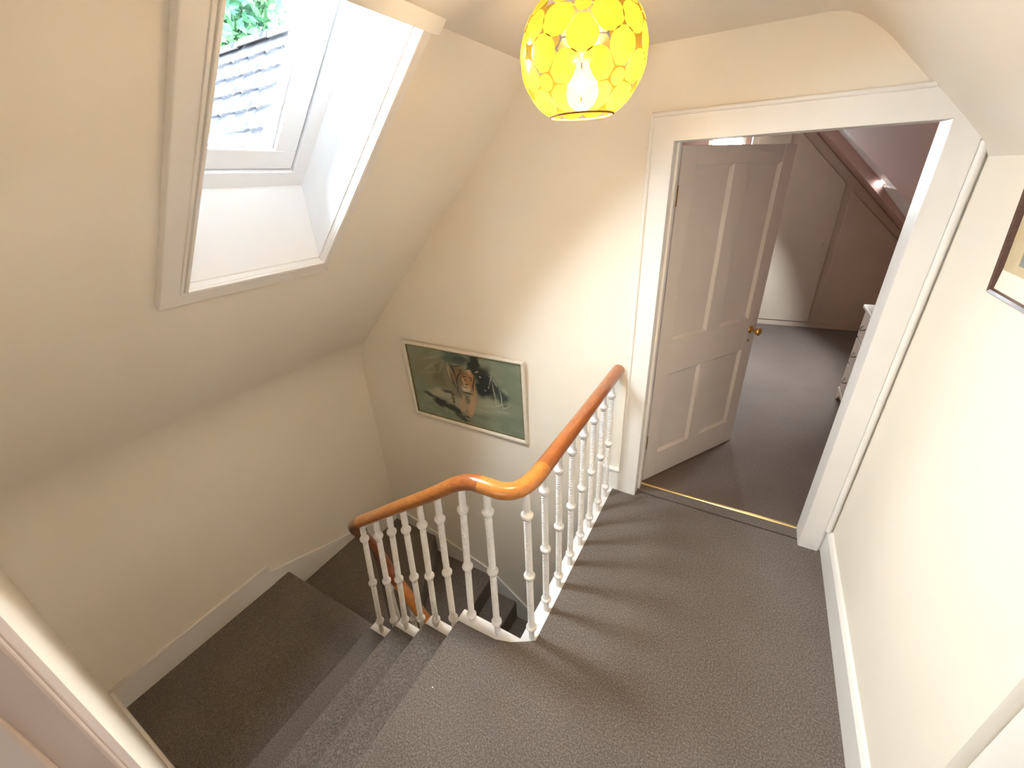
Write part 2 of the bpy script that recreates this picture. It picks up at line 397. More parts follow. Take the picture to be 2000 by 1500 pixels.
MB().xz([(XL, ML - 0.02), (XL, ML + 0.160), (-1.66, ML + 0.160), (-0.72, 0.16), (-0.62, 0.16), (-0.62, -0.3), (-1.6, ML - 0.2)], YN - 0.005, YN + 0.014).build('board', WHITE, b6, bevel=0.003)

# ------------------------------------------------------------------ staircase
st = empty('staircase', (-1.6, 1.0, -13 * R))
tag(st, 'taupe carpeted staircase turning down past a half landing to a dark lower flight', 'staircase')
def child(o, par):
    o.parent = par; o.matrix_parent_inverse = Matrix.Translation(-Vector(par.location)); return o
def nosed(xb, xn, z, low):
    """profile (x,z) of a carpeted step: rounded nosing at xn (low x), riser under it"""
    r = 0.016; p = [(xb, z), (xn + r, z)]
    for i in range(1, 7):
        a = PI / 2 + i / 6 * PI; p.append((xn + r + r * cos(a), z - r + r * sin(a)))
    p += [(xn + 0.024, z - 2 * r - 0.006), (xn + 0.026, low), (xb, low)]
    return p
for k in range(4):
    z = -k * R
    xb = -0.80 if k == 0 else NOS[k - 1] + 0.03
    yend = 0.868 if k == 0 else 0.878
    child(MB().xz(nosed(xb, NOS[k], z, z - R - 0.002), YN, yend).build('tread', CARPET, None, smooth=True, auto=40, bevel=0.004 if k else 0), st)
    if k:
        MBe = MB().xz(nosed(xb, NOS[k] - 0.002, z - 0.010, z - R), 0.872, 0.930)
        child(MBe.build('tread_end', WHITE, None, smooth=True, auto=40, bevel=0.003), st)
# half landing: nosing along its far edge
hl = [(YN, ML)]; r = 0.016; ye = 0.982
hl.append((ye - r, ML))
for i in range(1, 7):
    a = PI / 2 - i / 6 * PI; hl.append((ye - r + r * cos(a), ML - r + r * sin(a)))
hl += [(ye - 0.024, ML - 0.04), (ye - 0.026, ML - R - 0.01), (YN, ML - R - 0.01)]
child(MB().yz(hl, XL, NOS[3] + 0.04).build('half_landing', CARPET, None, smooth=True, auto=40), st)
# winders and the lower flight (plan polygons)
NO = {5: ((-1.585, 1.00), (XL, 1.69)), 6: ((-1.57, 1.02), (-2.115, YB)), 7: ((-1.455, 1.02), (-1.508, YB)), 8: ((-1.27, 1.02), (-1.27, YB))}
for k in range(9, 13): NO[k] = ((-1.27 + 0.22 * (k - 8), 1.02), (-1.27 + 0.22 * (k - 8), YB))
plans = {5: [(XL, 0.94), (-1.56, 0.94), (-1.56, 1.0), NO[5][0], NO[5][1]],
         6: [(XL, 1.60), (-1.62, 0.99), (-1.56, 1.0), NO[6][0], NO[6][1], (XL, YB)]}
for k in range(7, 13):
    a, b = NO[k - 1], NO[k]
    plans[k] = [(a[0][0] - 0.02, a[0][1]), b[0], b[1], (a[1][0] - 0.03, YB)]
for k, poly in plans.items():
    child(MB().xy(poly, -(k + 1) * R - 0.12, -k * R).build('tread', CARPET, None, bevel=0.012, seg=3), st)
# white outer strings
stg = MB()
for k in range(1, 4): stg.xz([(NOS[k] + 0.03, -(k) * R - 0.012), (NOS[k - 1] + 0.034, -k * R - 0.012), (NOS[k - 1] + 0.034, -(k + 1) * R - 0.22), (NOS[k] + 0.03, -(k + 1) * R - 0.30)], 0.900, 0.924)
child(stg.build('string', WHITE, None), st)
child(MB().xy([(-0.866, 0.860), (-0.866, 0.930), (-0.574, 0.930), (-0.574, YB), (-0.505, YB), (-0.505, 0.94), (-0.545, 0.915), (-0.66, 0.865)], -0.34, -0.006).build('landing_string', WHITE, None, bevel=0.003), st)
child(MB().xz([(-1.62, -1.02), (-1.45, -1.24), (-0.38, -2.22), (-0.38, -2.6), (-1.62, -1.7)], 1.005, 1.030).build('string', WHITE, None, bevel=0.002), st)
child(MB().xz([(-1.60, -1.3), (-0.38, -2.3), (-0.38, -2.6), (-1.60, -2.6)], 0.985, 1.006).build('spandrel_panel', WHITE, None), st)

# ------------------------------------------------------------------ balustrade
bal = empty('balustrade', (-0.53, 0.95, 0))
tag(bal, 'white twisted iron balustrade with a varnished wooden handrail around the stairwell', 'balustrade')
def baluster_mesh(foot):
    """lower knob at z=0, middle 0.312, upper 0.622, top 0.72; square foot down to -foot"""
    n = 16; rings = []
    def sq(z, h):                                    # rounded square ring
        rr = []
        for i in range(n):
            a = 2 * PI * i / n; c, s_ = cos(a), sin(a); k = (abs(c) ** 5 + abs(s_) ** 5) ** (-1 / 5)
            rr.append((h * k * c, h * k * s_, z))
        rings.append(rr)
    def rd(z, r, ph=None):
        rr = []
        for i in range(n):
            a = 2 * PI * i / n
            q = r if ph is None else r + 0.0029 * cos(2 * a - ph)
            rr.append((q * cos(a), q * sin(a), z))
        rings.append(rr)
    def knob(z):
        for dz, r in ((-0.024, 0.0125), (-0.019, 0.0155), (-0.013, 0.0165), (-0.012, 0.0195), (-0.004, 0.0225), (0.003, 0.0225), (0.008, 0.019), (0.009, 0.0165), (0.015, 0.0155), (0.018, 0.0135), (0.023, 0.0125)): rd(z + dz, r)
    def twist(z0, z1):
        m = int((z1 - z0) / 0.0014)
        for i in range(m + 1):
            z = z0 + (z1 - z0) * i / m; rd(z, 0.0112, 2 * PI * (z - z0) / 0.0112)
    sq(-foot, 0.0105); sq(-0.034, 0.0105); knob(0.0)
    twist(0.026, 0.286); knob(0.312); twist(0.338, 0.596); knob(0.622)
    sq(0.655, 0.0115); sq(0.745, 0.0105)
    vs = [p for rr in rings for p in rr]; fs = []
    for j in range(len(rings) - 1):
        for i in range(n): fs.append((j * n + i, j * n + (i + 1) % n, (j + 1) * n + (i + 1) % n, (j + 1) * n + i))
    fs.append(tuple(range(n - 1, -1, -1))); fs.append(tuple((len(rings) - 1) * n + i for i in range(n)))
    o = MB().add(vs, fs).build('baluster', IRON, None, smooth=True, auto=80)
    return o
b_short = baluster_mesh(0.095); b_long = baluster_mesh(0.215)
used = {}
def put_baluster(proto, loc, sz, lean=0.0):
    o = proto if proto.name not in used else proto.copy()
    if proto.name in used: COL.objects.link(o)
    used[proto.name] = 1
    o.location = loc; o.rotation_euler = (0, lean, 0); o.scale = (1, 1, sz)
    child(o, bal)
for y in (0.955, 1.10, 1.238, 1.378, 1.518, 1.658, 1.80, 1.937):
    put_baluster(b_short, (-0.532, y, 0.068), 1.0)
flight = [(-1.498, -0.493, -1.426, 0.192), (-1.367, -0.393, -1.311, 0.268), (-1.270, -0.326, -1.208, 0.343), (-1.141, -0.224, -1.109, 0.402),
          (-1.035, -0.162, -1.004, 0.479), (-0.916, -0.065, -0.898, 0.558), (-0.802, 0.035, -0.773, 0.662), (-0.668, 0.082, -0.660, 0.698)]
for i, (x0, z0, x1, z1) in enumerate(flight):
    put_baluster(b_long if i in (1, 3, 5) else b_short, (x0, 0.90, z0), math.hypot(x1 - x0, z1 - z0) / 0.622, math.atan2(x1 - x0, z1 - z0))
for x, z in ((-1.545, -0.425), (-1.40, -0.60), (-1.26, -0.76), (-1.12, -0.90), (-0.98, -1.02), (-0.84, -1.14)):
    put_baluster(b_long, (x, 1.05, z - 0.622), 1.0)
# handrail: one path cut into jointed lengths
def rail_prof():
    p = []
    for i in range(18):
        a = 2 * PI * i / 18; x = 0.0325 * cos(a); y = 0.029 * sin(a)
        if y < -0.020: y = -0.020 - (abs(y) - 0.020) * 0.35
        p.append((x, y))
    return p
RP = rail_prof()
rail = empty('handrail', (-0.53, 0.95, 0.8)); child(rail, bal)
path = catmull([(-0.532, YB, 0.800), (-0.532, 1.80, 0.800), (-0.532, 1.50, 0.800), (-0.532, 1.25, 0.802), (-0.532, 1.10, 0.803), (-0.536, 1.01, 0.803), (-0.558, 0.942, 0.804), (-0.605, 0.908, 0.808), (-0.665, 0.90, 0.814),
                (-0.72, 0.90, 0.808), (-0.79, 0.90, 0.772), (-0.891, 0.90, 0.694), (-0.999, 0.90, 0.614), (-1.097, 0.90, 0.544), (-1.197, 0.90, 0.471), (-1.299, 0.90, 0.395), (-1.400, 0.901, 0.322),
                (-1.475, 0.908, 0.262), (-1.535, 0.935, 0.185), (-1.562, 0.975, 0.085), (-1.562, 1.018, -0.03), (-1.548, 1.045, -0.145), (-1.505, 1.052, -0.262), (-1.41, 1.052, -0.390), (-1.29, 1.052, -0.545), (-1.10, 1.052, -0.740), (-0.75, 1.052, -1.06), (-0.40, 1.052, -1.38)], 8)
def rail_part(i0, i1, m, name='rail_length'):
    seg = path[i0:i1 + 1]
    o = MB().sweep(seg, RP).build(name, m, None, smooth=True, auto=60)
    o.parent = rail; o.matrix_parent_inverse = Matrix.Translation(-Vector((-0.53, 0.95, 0.8)))
    return o
tag(rail_part(0, 33, WOOD_A), 'orange brown level length of handrail')
tag(rail_part(33, 66, WOOD_B, 'rail_bend'), 'light amber bend at the corner')
tag(rail_part(66, 80, WOOD_E, 'rail_ramp'), 'darker mahogany ramp after the joint')
tag(rail_part(80, 130, WOOD_C), 'golden brown sloping length')
tag(rail_part(130, 180, WOOD_D, 'rail_bend'), 'dark mahogany bend at the foot of the flight')
tag(rail_part(180, len(path) - 1, WOOD_C), 'golden brown length down the lower flight')

# ------------------------------------------------------------------ bedroom doorway: frame, door
t2 = struct(empty('trim_2', (0.05, 2.03, 0)), 'white door frame boards around the bedroom doorway')
def tch(o): return child(o, t2)
YF = 2.012
XI0, XI1, ZI = -0.373, 0.462, 1.857
tch(MB().xz([(-0.471, -0.003), (XI0, -0.003), (XI0, ZI), (-0.471, 1.957)], YF, YB + 0.02).build('casing_board', WHITE, None))
tch(MB().xz([(-0.471, 1.957), (XI0, ZI), (XI1, ZI), (0.400, 1.957)], YF, YB + 0.02).build('casing_board', WHITE, None))
tch(MB().xz([(XI1, -0.003), (0.544, -0.003), (0.544, 1.800), (0.40, 1.957), (XI1, ZI)], YF, YB + 0.02).build('casing_board', WHITE, None))
bead = [(-0.468, 0.14), (-0.468, 1.954), (0.392, 1.954)]
tch(MB().sweep([(x, YF, z) for x, z in bead[:2]], circ(0.009, 10), up=Vector((0, -1, 0))).build('bead', WHITE, None, smooth=True, auto=60))
tch(MB().sweep([(x, YF, z) for x, z in bead[1:]], circ(0.009, 10), up=Vector((0, -1, 0))).build('bead', WHITE, None, smooth=True, auto=60))
tch(MB().sweep([(0.5565, YF + 0.001, 0.14), (0.5565, YF + 0.001, 1.79)], circ(0.0115, 12), up=Vector((0, -1, 0))).build('bead', WHITE, None, smooth=True, auto=60))
tch(MB().box(0.5455, XR, YF + 0.012, YB + 0.01, -0.003, 1.79).build('filler_strip', WHITE, None))
tch(MB().box(XI0 - 0.03, XI0 + 0.001, YF + 0.004, 2.155, -0.003, ZI + 0.02).build('jamb', WHITE, None, bevel=0.002))
tch(MB().box(XI1 - 0.001, XI1 + 0.03, YF + 0.004, 2.150, -0.003, ZI + 0.02).build('jamb', WHITE, None, bevel=0.002))
tch(MB().box(XI0, XI1, YF + 0.004, 2.155, ZI - 0.001, ZI + 0.03).build('head_jamb', WHITE, None, bevel=0.002))
tch(MB().box(XI0 + 0.001, XI0 + 0.013, 2.085, 2.135, -0.002, ZI).build('door_stop', WHITE, None, bevel=0.002))
th = MB().prism([(2.136, 0.0), (2.139, 0.006), (2.151, 0.006), (2.154, 0.0)], XI0 + 0.003, XI1 - 0.003, lambda p, q, tt: (tt, p, q)).build('threshold_strip', BRASS)
tag(th, 'thin brass carpet strip across the bedroom doorway', 'strip')

dr = empty('door_1', (-0.359, 2.160, 0.0), (0, 0, math.radians(58.4)))
struct(dr, 'white four panelled bedroom door standing ajar')
DW, DH, DT = 0.848, 1.846, 0.040
def dbox(name, u0, u1, z0, z1, y0=0.0, y1=DT, bev=0.002): return MB().box(u0, u1, y0, y1, z0, z1).build(name, DOORP, dr, bevel=bev)
dbox('stile', 0, 0.098, 0.008, DH); dbox('stile', 0.748, DW, 0.008, DH)
for z0, z1 in ((0.008, 0.188), (0.722, 0.922), (1.767, DH)): dbox('rail', 0.098, 0.748, z0, z1)
dbox('muntin', 0.370, 0.484, 0.188, 0.722); dbox('muntin', 0.370, 0.484, 0.922, 1.767)
for u0, u1 in ((0.098, 0.370), (0.484, 0.748)):
    for z0, z1 in ((0.188, 0.722), (0.922, 1.767)):
        pn = dbox('panel', u0 - 0.004, u1 + 0.004, z0 - 0.004, z1 + 0.004, 0.015, 0.025, 0)
        m_ = MB(); w_ = 0.016
        for (a, b, c, d) in (((u0, z0), (u1, z0), (u1 - w_, z0 + w_), (u0 + w_, z0 + w_)), ((u1, z0), (u1, z1), (u1 - w_, z1 - w_), (u1 - w_, z0 + w_)),
                             ((u1, z1), (u0, z1), (u0 + w_, z1 - w_), (u1 - w_, z1 - w_)), ((u0, z1), (u0, z0), (u0 + w_, z0 + w_), (u0 + w_, z1 - w_))):
            m_.add([(a[0], 0.003, a[1]), (b[0], 0.003, b[1]), (c[0], 0.0148, c[1]), (d[0], 0.0148, d[1]), (a[0], 0.0149, a[1]), (b[0], 0.0149, b[1])],
                   [(0, 1, 2, 3), (0, 3, 4), (1, 5, 2), (3, 2, 5, 4)])
        o = m_.build('panel_moulding', DOORP, None); o.parent = pn
def knob_on_door(side):
    y0 = 0.0 if side < 0 else DT
    base = MB().lathe([(0.024, 0.0), (0.024, 0.003), (0.019, 0.006), (0.0095, 0.008), (0.0085, 0.028), (0.013, 0.034), (0.0225, 0.041), (0.0255, 0.050), (0.0235, 0.059), (0.015, 0.065), (0.003, 0.067)], 24).build('knob', BRASS, dr, smooth=True, auto=60)
    base.location = (0.795, y0, 0.845); base.rotation_euler = (PI / 2 if side < 0 else -PI / 2, 0, 0)
knob_on_door(-1); knob_on_door(1)
kp = MB().lathe([(0.010, 0), (0.010, 0.002), (0.008, 0.003)], 16).build('keyhole_plate', BRASS, dr, smooth=True, auto=40)
kp.location = (0.795, 0, 0.775); kp.rotation_euler = (PI / 2, 0, 0)
for z in (0.25, 1.60): MB().box(-0.006, 0.0, -0.002, 0.012, z, z + 0.09).build('hinge', BRASS, dr)

# ------------------------------------------------------------------ roof window
w1 = struct(empty('window_1', (-1.4, 0.96, 1.9)), 'white framed roof window in the sloping ceiling')
def wch(o): return child(o, w1)
def slp(poly, y0, y1): return MB().prism(poly, y0, y1, fn)
# reveal linings
e = 0.004
wch(slp([(HS0 - 0.001, 0), (HS0 + e, 0), (HS0 + HD + e, HD), (HS0 + HD - 0.001, HD)], HY0, HY1).build('reveal_lining', UPVC, None))
wch(slp([(HS1 - e, 0), (HS1 + 0.001, 0), (0.061, HD), (0.056, HD)], HY0, HY1).build('reveal_lining', UPVC, None))
side = [(HS0, 0), (HS1, 0), (0.058, HD), (HS0 + HD, HD)]
wch(slp(side, HY0 - 0.001, HY0 + e).build('reveal_lining', UPVC, None))
wch(slp(side, HY1 - e, HY1 + 0.001).build('reveal_lining', UPVC, None))
# frame and sash: rectangular rings in (y, s)
def ring(y0, y1, s0, s1, w, d0, d1, name, m, wb=None):
    wb = wb or w
    o = MB()
    for (a, b, c, d_) in ((y0, y1, s0, s0 + wb), (y0, y1, s1 - wb, s1), (y0, y0 + w, s0 + wb, s1 - wb), (y1 - w, y1, s0 + wb, s1 - wb)):
        o.prism([(c, d0), (d_, d0), (d_, d1), (c, d1)], a, b, fn)
    return wch(o.build(name, m, None, bevel=0.003))
FS0, FS1 = HS0 + HD, 0.125
ring(HY0 - 0.002, HY1 + 0.002, FS0 - 0.002, FS1, 0.062, HD - 0.012, HD + 0.10, 'frame', UPVC, 0.066)
ring(HY0 + 0.066, HY1 - 0.066, FS0 + 0.070, FS1 - 0.07, 0.085, HD - 0.002, HD + 0.055, 'sash', UPVC, 0.080)
ring(HY0 + 0.058, HY1 - 0.058, FS0 + 0.062, FS1 - 0.06, 0.012, HD + 0.012, HD + 0.03, 'gap_shade_strip', GAP_SHADE)  # dark strip painted as the shade of the gap round the sash
ring(HY0 + 0.152, HY1 - 0.152, FS0 + 0.150, FS1 - 0.15, 0.010, HD + 0.012, HD + 0.05, 'glazing_bead', UPVC)
gl = slp([(FS0 + 0.14, HD + 0.034), (FS1 - 0.14, HD + 0.034), (FS1 - 0.14, HD + 0.040), (FS0 + 0.14, HD + 0.040)], HY0 + 0.14, HY1 - 0.14).build('pane', GLASS, None)
wch(gl)
# outer roof slab above the window head so that the sky only enters by the pane
struct(MB().prism([(0.09, HD - 0.02), (0.9, 0.02), (0.9, HD + 0.25), (0.30, HD + 0.12), (0.30, HD), (0.06, HD)], YN - 0.1, YB + 0.1, fn).build('ceiling_void', MORTAR), 'roof slope over the flat ceiling')
# casing round the window opening
t3 = struct(empty('trim_3', (-1.4, 0.96, 1.9)), 'painted wooden casing around the roof window')
def t3c(o): return child(o, t3)
OY0, OY1, OS0 = 0.603, 1.317, -1.098
D1 = -0.026
def cas(poly, n='casing_board', d1=D1, bev=0.004, d0=0.002):
    return t3c(MB().prism(poly, d1, d0, lambda p, q, tt: sl(q, tt, p)).build(n, WHITE, None, bevel=bev))
cas([(OY0, OS0), (HY0, HS0), (HY0, -0.012), (OY0, -0.012)])
cas([(OY1 - 0.018, OS0), (HY1, HS0), (HY1, -0.012), (OY1 - 0.018, -0.012)])
cas([(OY0, OS0), (OY1 - 0.018, OS0), (HY1, HS0), (HY0, HS0)])
for off, dd in ((0.006, -0.035), (0.020, -0.031)):
    hw = 0.005
    for a in ((HY0 - off - hw, HY0 - off + hw), (HY1 + off - hw, HY1 + off + hw)):
        cas([(a[0], HS0 - off), (a[1], HS0 - off), (a[1], -0.012), (a[0], -0.012)], 'bead', dd, 0.003, D1 + 0.002)
    cas([(HY0 - off, HS0 - off - hw), (HY1 + off, HS0 - off - hw), (HY1 + off, HS0 - off + hw), (HY0 - off, HS0 - off + hw)], 'bead', dd, 0.003, D1 + 0.002)
# box beam across the head
bm_ = MB().prism([(-0.010, 0.0), (-0.010, -0.043), (0.029, -0.043), (0.043, -0.043), (0.0, 0.0)], 0.50, 1.312, fn).build('trim_4', WHITE, None, bevel=0.004)
struct(bm_, 'painted wooden head beam above the roof window')

# ------------------------------------------------------------------ outside: tiled roof and tree
rf = empty('neighbouring_roof', (-4.4, 2.6, 2.0))
tag(rf, 'weathered tiled roof seen through the roof window', 'roof')
def rch(o): return child(o, rf)
rch(MB().xz([], 0, 0).build('x', MORTAR)) if False else None
rch(MB().prism([(3.00, 2.93), (1.2, 1.13), (1.2, 1.0), (3.0, 2.8)], -7.0, -2.2, lambda p, q, tt: (tt, p, q)).build('roof_deck', MORTAR, None))
rows = [2.97 - 0.16 * i for i in range(10)]
tile_protos = []
for v in range(4):
    m_ = MB(); nx = 6; wv = 0.252
    rnd = random.Random(v)
    top = []; fr_ = []
    for i in range(nx + 1):
        x = -wv / 2 + wv * i / nx
        j = rnd.uniform(-0.010, 0.010); hgt = rnd.uniform(0.034, 0.044)
        top.append((x, 0.0, 0.016)); fr_.append((x, -0.270 + j, hgt))
    vs = top + fr_ + [(x, y, z - 0.024) for x, y, z in fr_] + [(x, y, z - 0.016) for x, y, z in top]
    n_ = nx + 1; fs = []
    for a in range(3):
        for i in range(nx): fs.append((a * n_ + i, a * n_ + i + 1, (a + 1) * n_ + i + 1, (a + 1) * n_ + i))
    fs.append((0, n_, 2 * n_, 3 * n_)); fs.append((nx, 3 * n_ + nx, 2 * n_ + nx, n_ + nx))
    tile_protos.append(m_.add(vs, fs))
pm = []
for v, m_ in enumerate(tile_protos):
    me = bpy.data.meshes.new('roof_tile'); me.from_pydata(m_.v, [], m_.f); me.materials.append(TILE); pm.append(me)
for i, z in enumerate(rows[1:]):
    ztop = rows[i]; x = -6.9 + (0.13 if i % 2 else 0)
    while x < -2.3:
        o = bpy.data.objects.new('roof_tile', pm[random.randrange(4)]); COL.objects.link(o)
        o.location = (x, ztop + 0.05, ztop); o.rotation_euler = (math.radians(45), random.uniform(-0.015, 0.015), random.uniform(-0.012, 0.012))
        rch(o); x += 0.258
x = -6.9
ridge_me = None
while x < -2.3:
    if ridge_me is None:
        m_ = MB(); pr = [(0.13 * cos(a), 0.085 * sin(a)) for a in [PI * q / 8 for q in range(9)]]
        pr += [(0.11 * cos(a), 0.068 * sin(a)) for a in [PI - PI * q / 8 for q in range(9)]]
        o = m_.prism(pr, -0.22, 0.22, lambda p, q, tt: (tt, p, q)).build('ridge_tile', TILE, None); ridge_me = o.data
    else:
        o = bpy.data.objects.new('ridge_tile', ridge_me); COL.objects.link(o)
    o.location = (x, 3.02, 2.925 + random.uniform(-0.008, 0.008)); rch(o); x += 0.45

tr = empty('garden_tree', (-13.5, 8.2, -3.0))
tag(tr, 'leafy green tree beyond the tiled roof', 'tree')
child(MB().sweep(catmull([(-13.5, 8.2, -3), (-13.4, 8.3, 0), (-13.55, 8.1, 3), (-13.4, 8.2, 6)], 5), [(0.22 * a, 0.22 * b) for a, b in circ(1, 9)], up=Vector((1, 0, 0))).build('trunk', BARK, None, smooth=True), tr)
lm = MB(); rnd = random.Random(3)
for i in range(9000):
    while True:
        p = Vector((rnd.uniform(-1, 1), rnd.uniform(-1, 1), rnd.uniform(-1, 1)))
        if 0.35 < p.length < 1: break
    c = Vector((-13.5 + p.x * 2.2, 8.0 + p.y * 2.1, 5.6 + p.z * 3.0))
    if c.y > 9.3 + rnd.uniform(-0.4, 0.4): continue
    a = Vector((rnd.uniform(-1, 1), rnd.uniform(-1, 1), rnd.uniform(-1, 1))).normalized()
    b = a.orthogonal().normalized() * rnd.uniform(0.05, 0.10); a = a * rnd.uniform(0.10, 0.19)
    lm.add([c - a, c + b, c + a, c - b], [(0, 1, 2, 3)])
fo = lm.build('foliage', LEAF, None); fo['kind'] = 'stuff'; child(fo, tr)

# ------------------------------------------------------------------ pendant lamp
LX, LY, LZ, LR = -0.384, 1.0, 1.968, 0.128
lp = empty('pendant_lamp', (LX, LY, ZC))
tag(lp, 'glowing yellow shell pendant lampshade of wired flower petals hanging from the ceiling', 'lamp')
def lch(o): return child(o, lp)
def onS(q, r=1.0): return Vector((LX + q.x * LR * r, LY + q.y * LR * r, LZ + q.z * LR * r * 0.94))
vert = []
PH = math.radians(38)
for k in range(5): vert.append((Vector((cos(math.atan(.5)) * cos(PH + 2 * PI * k / 5), cos(math.atan(.5)) * sin(PH + 2 * PI * k / 5), -sin(math.atan(.5)))), -1))
for k in range(5): vert.append((Vector((cos(math.atan(.5)) * cos(PH + PI / 5 + 2 * PI * k / 5), cos(math.atan(.5)) * sin(PH + PI / 5 + 2 * PI * k / 5), sin(math.atan(.5)))), 1))
def polar_pt(v, e1, e2, rad, ang): return (v * cos(rad) + (e1 * cos(ang) + e2 * sin(ang)) * sin(rad)).normalized()
D = math.radians
def petal_outline(n=18):
    """closed outline in (rad, tangential) degrees: narrow at the flower centre, straight sides, round outer end"""
    pts = [(8.0, -4.6), (8.0, 0.0), (8.0, 4.6)]
    for i in range(n + 1):
        a = D(112) - D(224) * i / n
        pts.append((22.7 + 13.3 * cos(a), 13.3 * sin(a)))
    return pts
PO = petal_outline()
for v, sgn in vert:
    upv = Vector((0, 0, 1)); e1 = (upv - v * upv.dot(v)).normalized() * (1 if sgn < 0 else -1); e2 = v.cross(e1)
    def P(rd_, tn, rr): # rad along ang then tangential offset
        def f_(ang):
            base = polar_pt(v, e1, e2, D(rd_), ang)
            td = (e1 * -sin(ang) + e2 * cos(ang))
            return onS((base + td * math.tan(D(tn))).normalized(), rr)
        return f_
    # centre disc
    cd = MB(); ringp = [onS(polar_pt(v, e1, e2, D(7.0), 2 * PI * q / 12), 1.014) for q in range(12)]
    cd.add([onS(v, 1.010)] + ringp, [(0, q + 1, (q + 1) % 12 + 1) for q in range(12)])
    c_o = lch(cd.build('flower_disc', CAPIZ, None, smooth=True))
    wr = MB().sweep(ringp, circ(0.0021, 6), up=lambda i, rp=ringp: (rp[i] - Vector((LX, LY, LZ))).normalized(), closed=True).build('wire_rim', WIRE, None, smooth=True)
    wr.parent = c_o; wr.matrix_parent_inverse = c_o.matrix_parent_inverse.copy()
    for q in range(5):
        ang = 2 * PI * q / 5
        pts = [P(r_, t_, 1.0)(ang) for r_, t_ in PO]
        ctr = P(23, 0, 1.012)(ang)
        inner = [P(23 + (r_ - 23) * 0.5, t_ * 0.5, 1.009)(ang) for r_, t_ in PO]
        n_ = len(PO)
        if min(p.z for p in pts) < LZ - LR * 0.965: pass
        m_ = MB().add([ctr] + inner + pts, [(0, i + 1, (i + 1) % n_ + 1) for i in range(n_)] + [(i + 1, n_ + i + 1, n_ + (i + 1) % n_ + 1, (i + 1) % n_ + 1) for i in range(n_)])
        po = lch(m_.build('petal', CAPIZ, None, smooth=True))
        pto = [P(r_, t_, 1.016)(ang) for r_, t_ in PO]
        wr = MB().sweep(pto, circ(0.0021, 6), up=lambda i, rp=pto: (rp[i] - Vector((LX, LY, LZ))).normalized(), closed=True).build('wire_rim', WIRE, None, smooth=True)
        wr.parent = po; wr.matrix_parent_inverse = po.matrix_parent_inverse.copy()
zb = -sin(D(59)) * LR * 0.94; rb = cos(D(59)) * LR
for sg in (-1, 1):
    rg = [Vector((LX + rb * 1.02 * cos(2 * PI * i / 32), LY + rb * 1.02 * sin(2 * PI * i / 32), LZ + (zb if sg < 0 else -zb))) for i in range(32)]
    lch(MB().sweep(rg, circ(0.002, 6), closed=True).build('rim_ring', WIRE, None, smooth=True))
lch(MB().lathe([(0.008, -0.03), (0.020, -0.028), (0.021, 0.03), (0.012, 0.04), (0.004, 0.045)], 16, (LX, LY, LZ + 0.022)).build('bulb_holder', CORD, None, smooth=True, auto=50))
lch(MB().lathe([(0.0035, 0), (0.0035, ZC - LZ - 0.062)], 8, (LX, LY, LZ + 0.062)).build('flex', CORD, None, smooth=True, auto=50))
lch(MB().lathe([(0.045, 0.022), (0.045, 0.014), (0.035, 0.002), (0.008, 0.0)], 24, (LX, LY, ZC - 0.021)).build('ceiling_rose', CORD, None, smooth=True, auto=40))
bulb_area = 4 * PI * 0.034 ** 2
BULB = emis_mat('warm_bulb_glow', (1.0, 0.70, 0.36), LAMP_W / bulb_area / PI / 8)
lch(MB().lathe([(0.002, -0.036), (0.014, -0.034), (0.026, -0.026), (0.033, -0.012), (0.034, 0.0), (0.030, 0.014), (0.020, 0.028), (0.014, 0.040), (0.013, 0.048)], 20, (LX, LY, LZ - 0.058)).build('bulb', BULB, None, smooth=True))

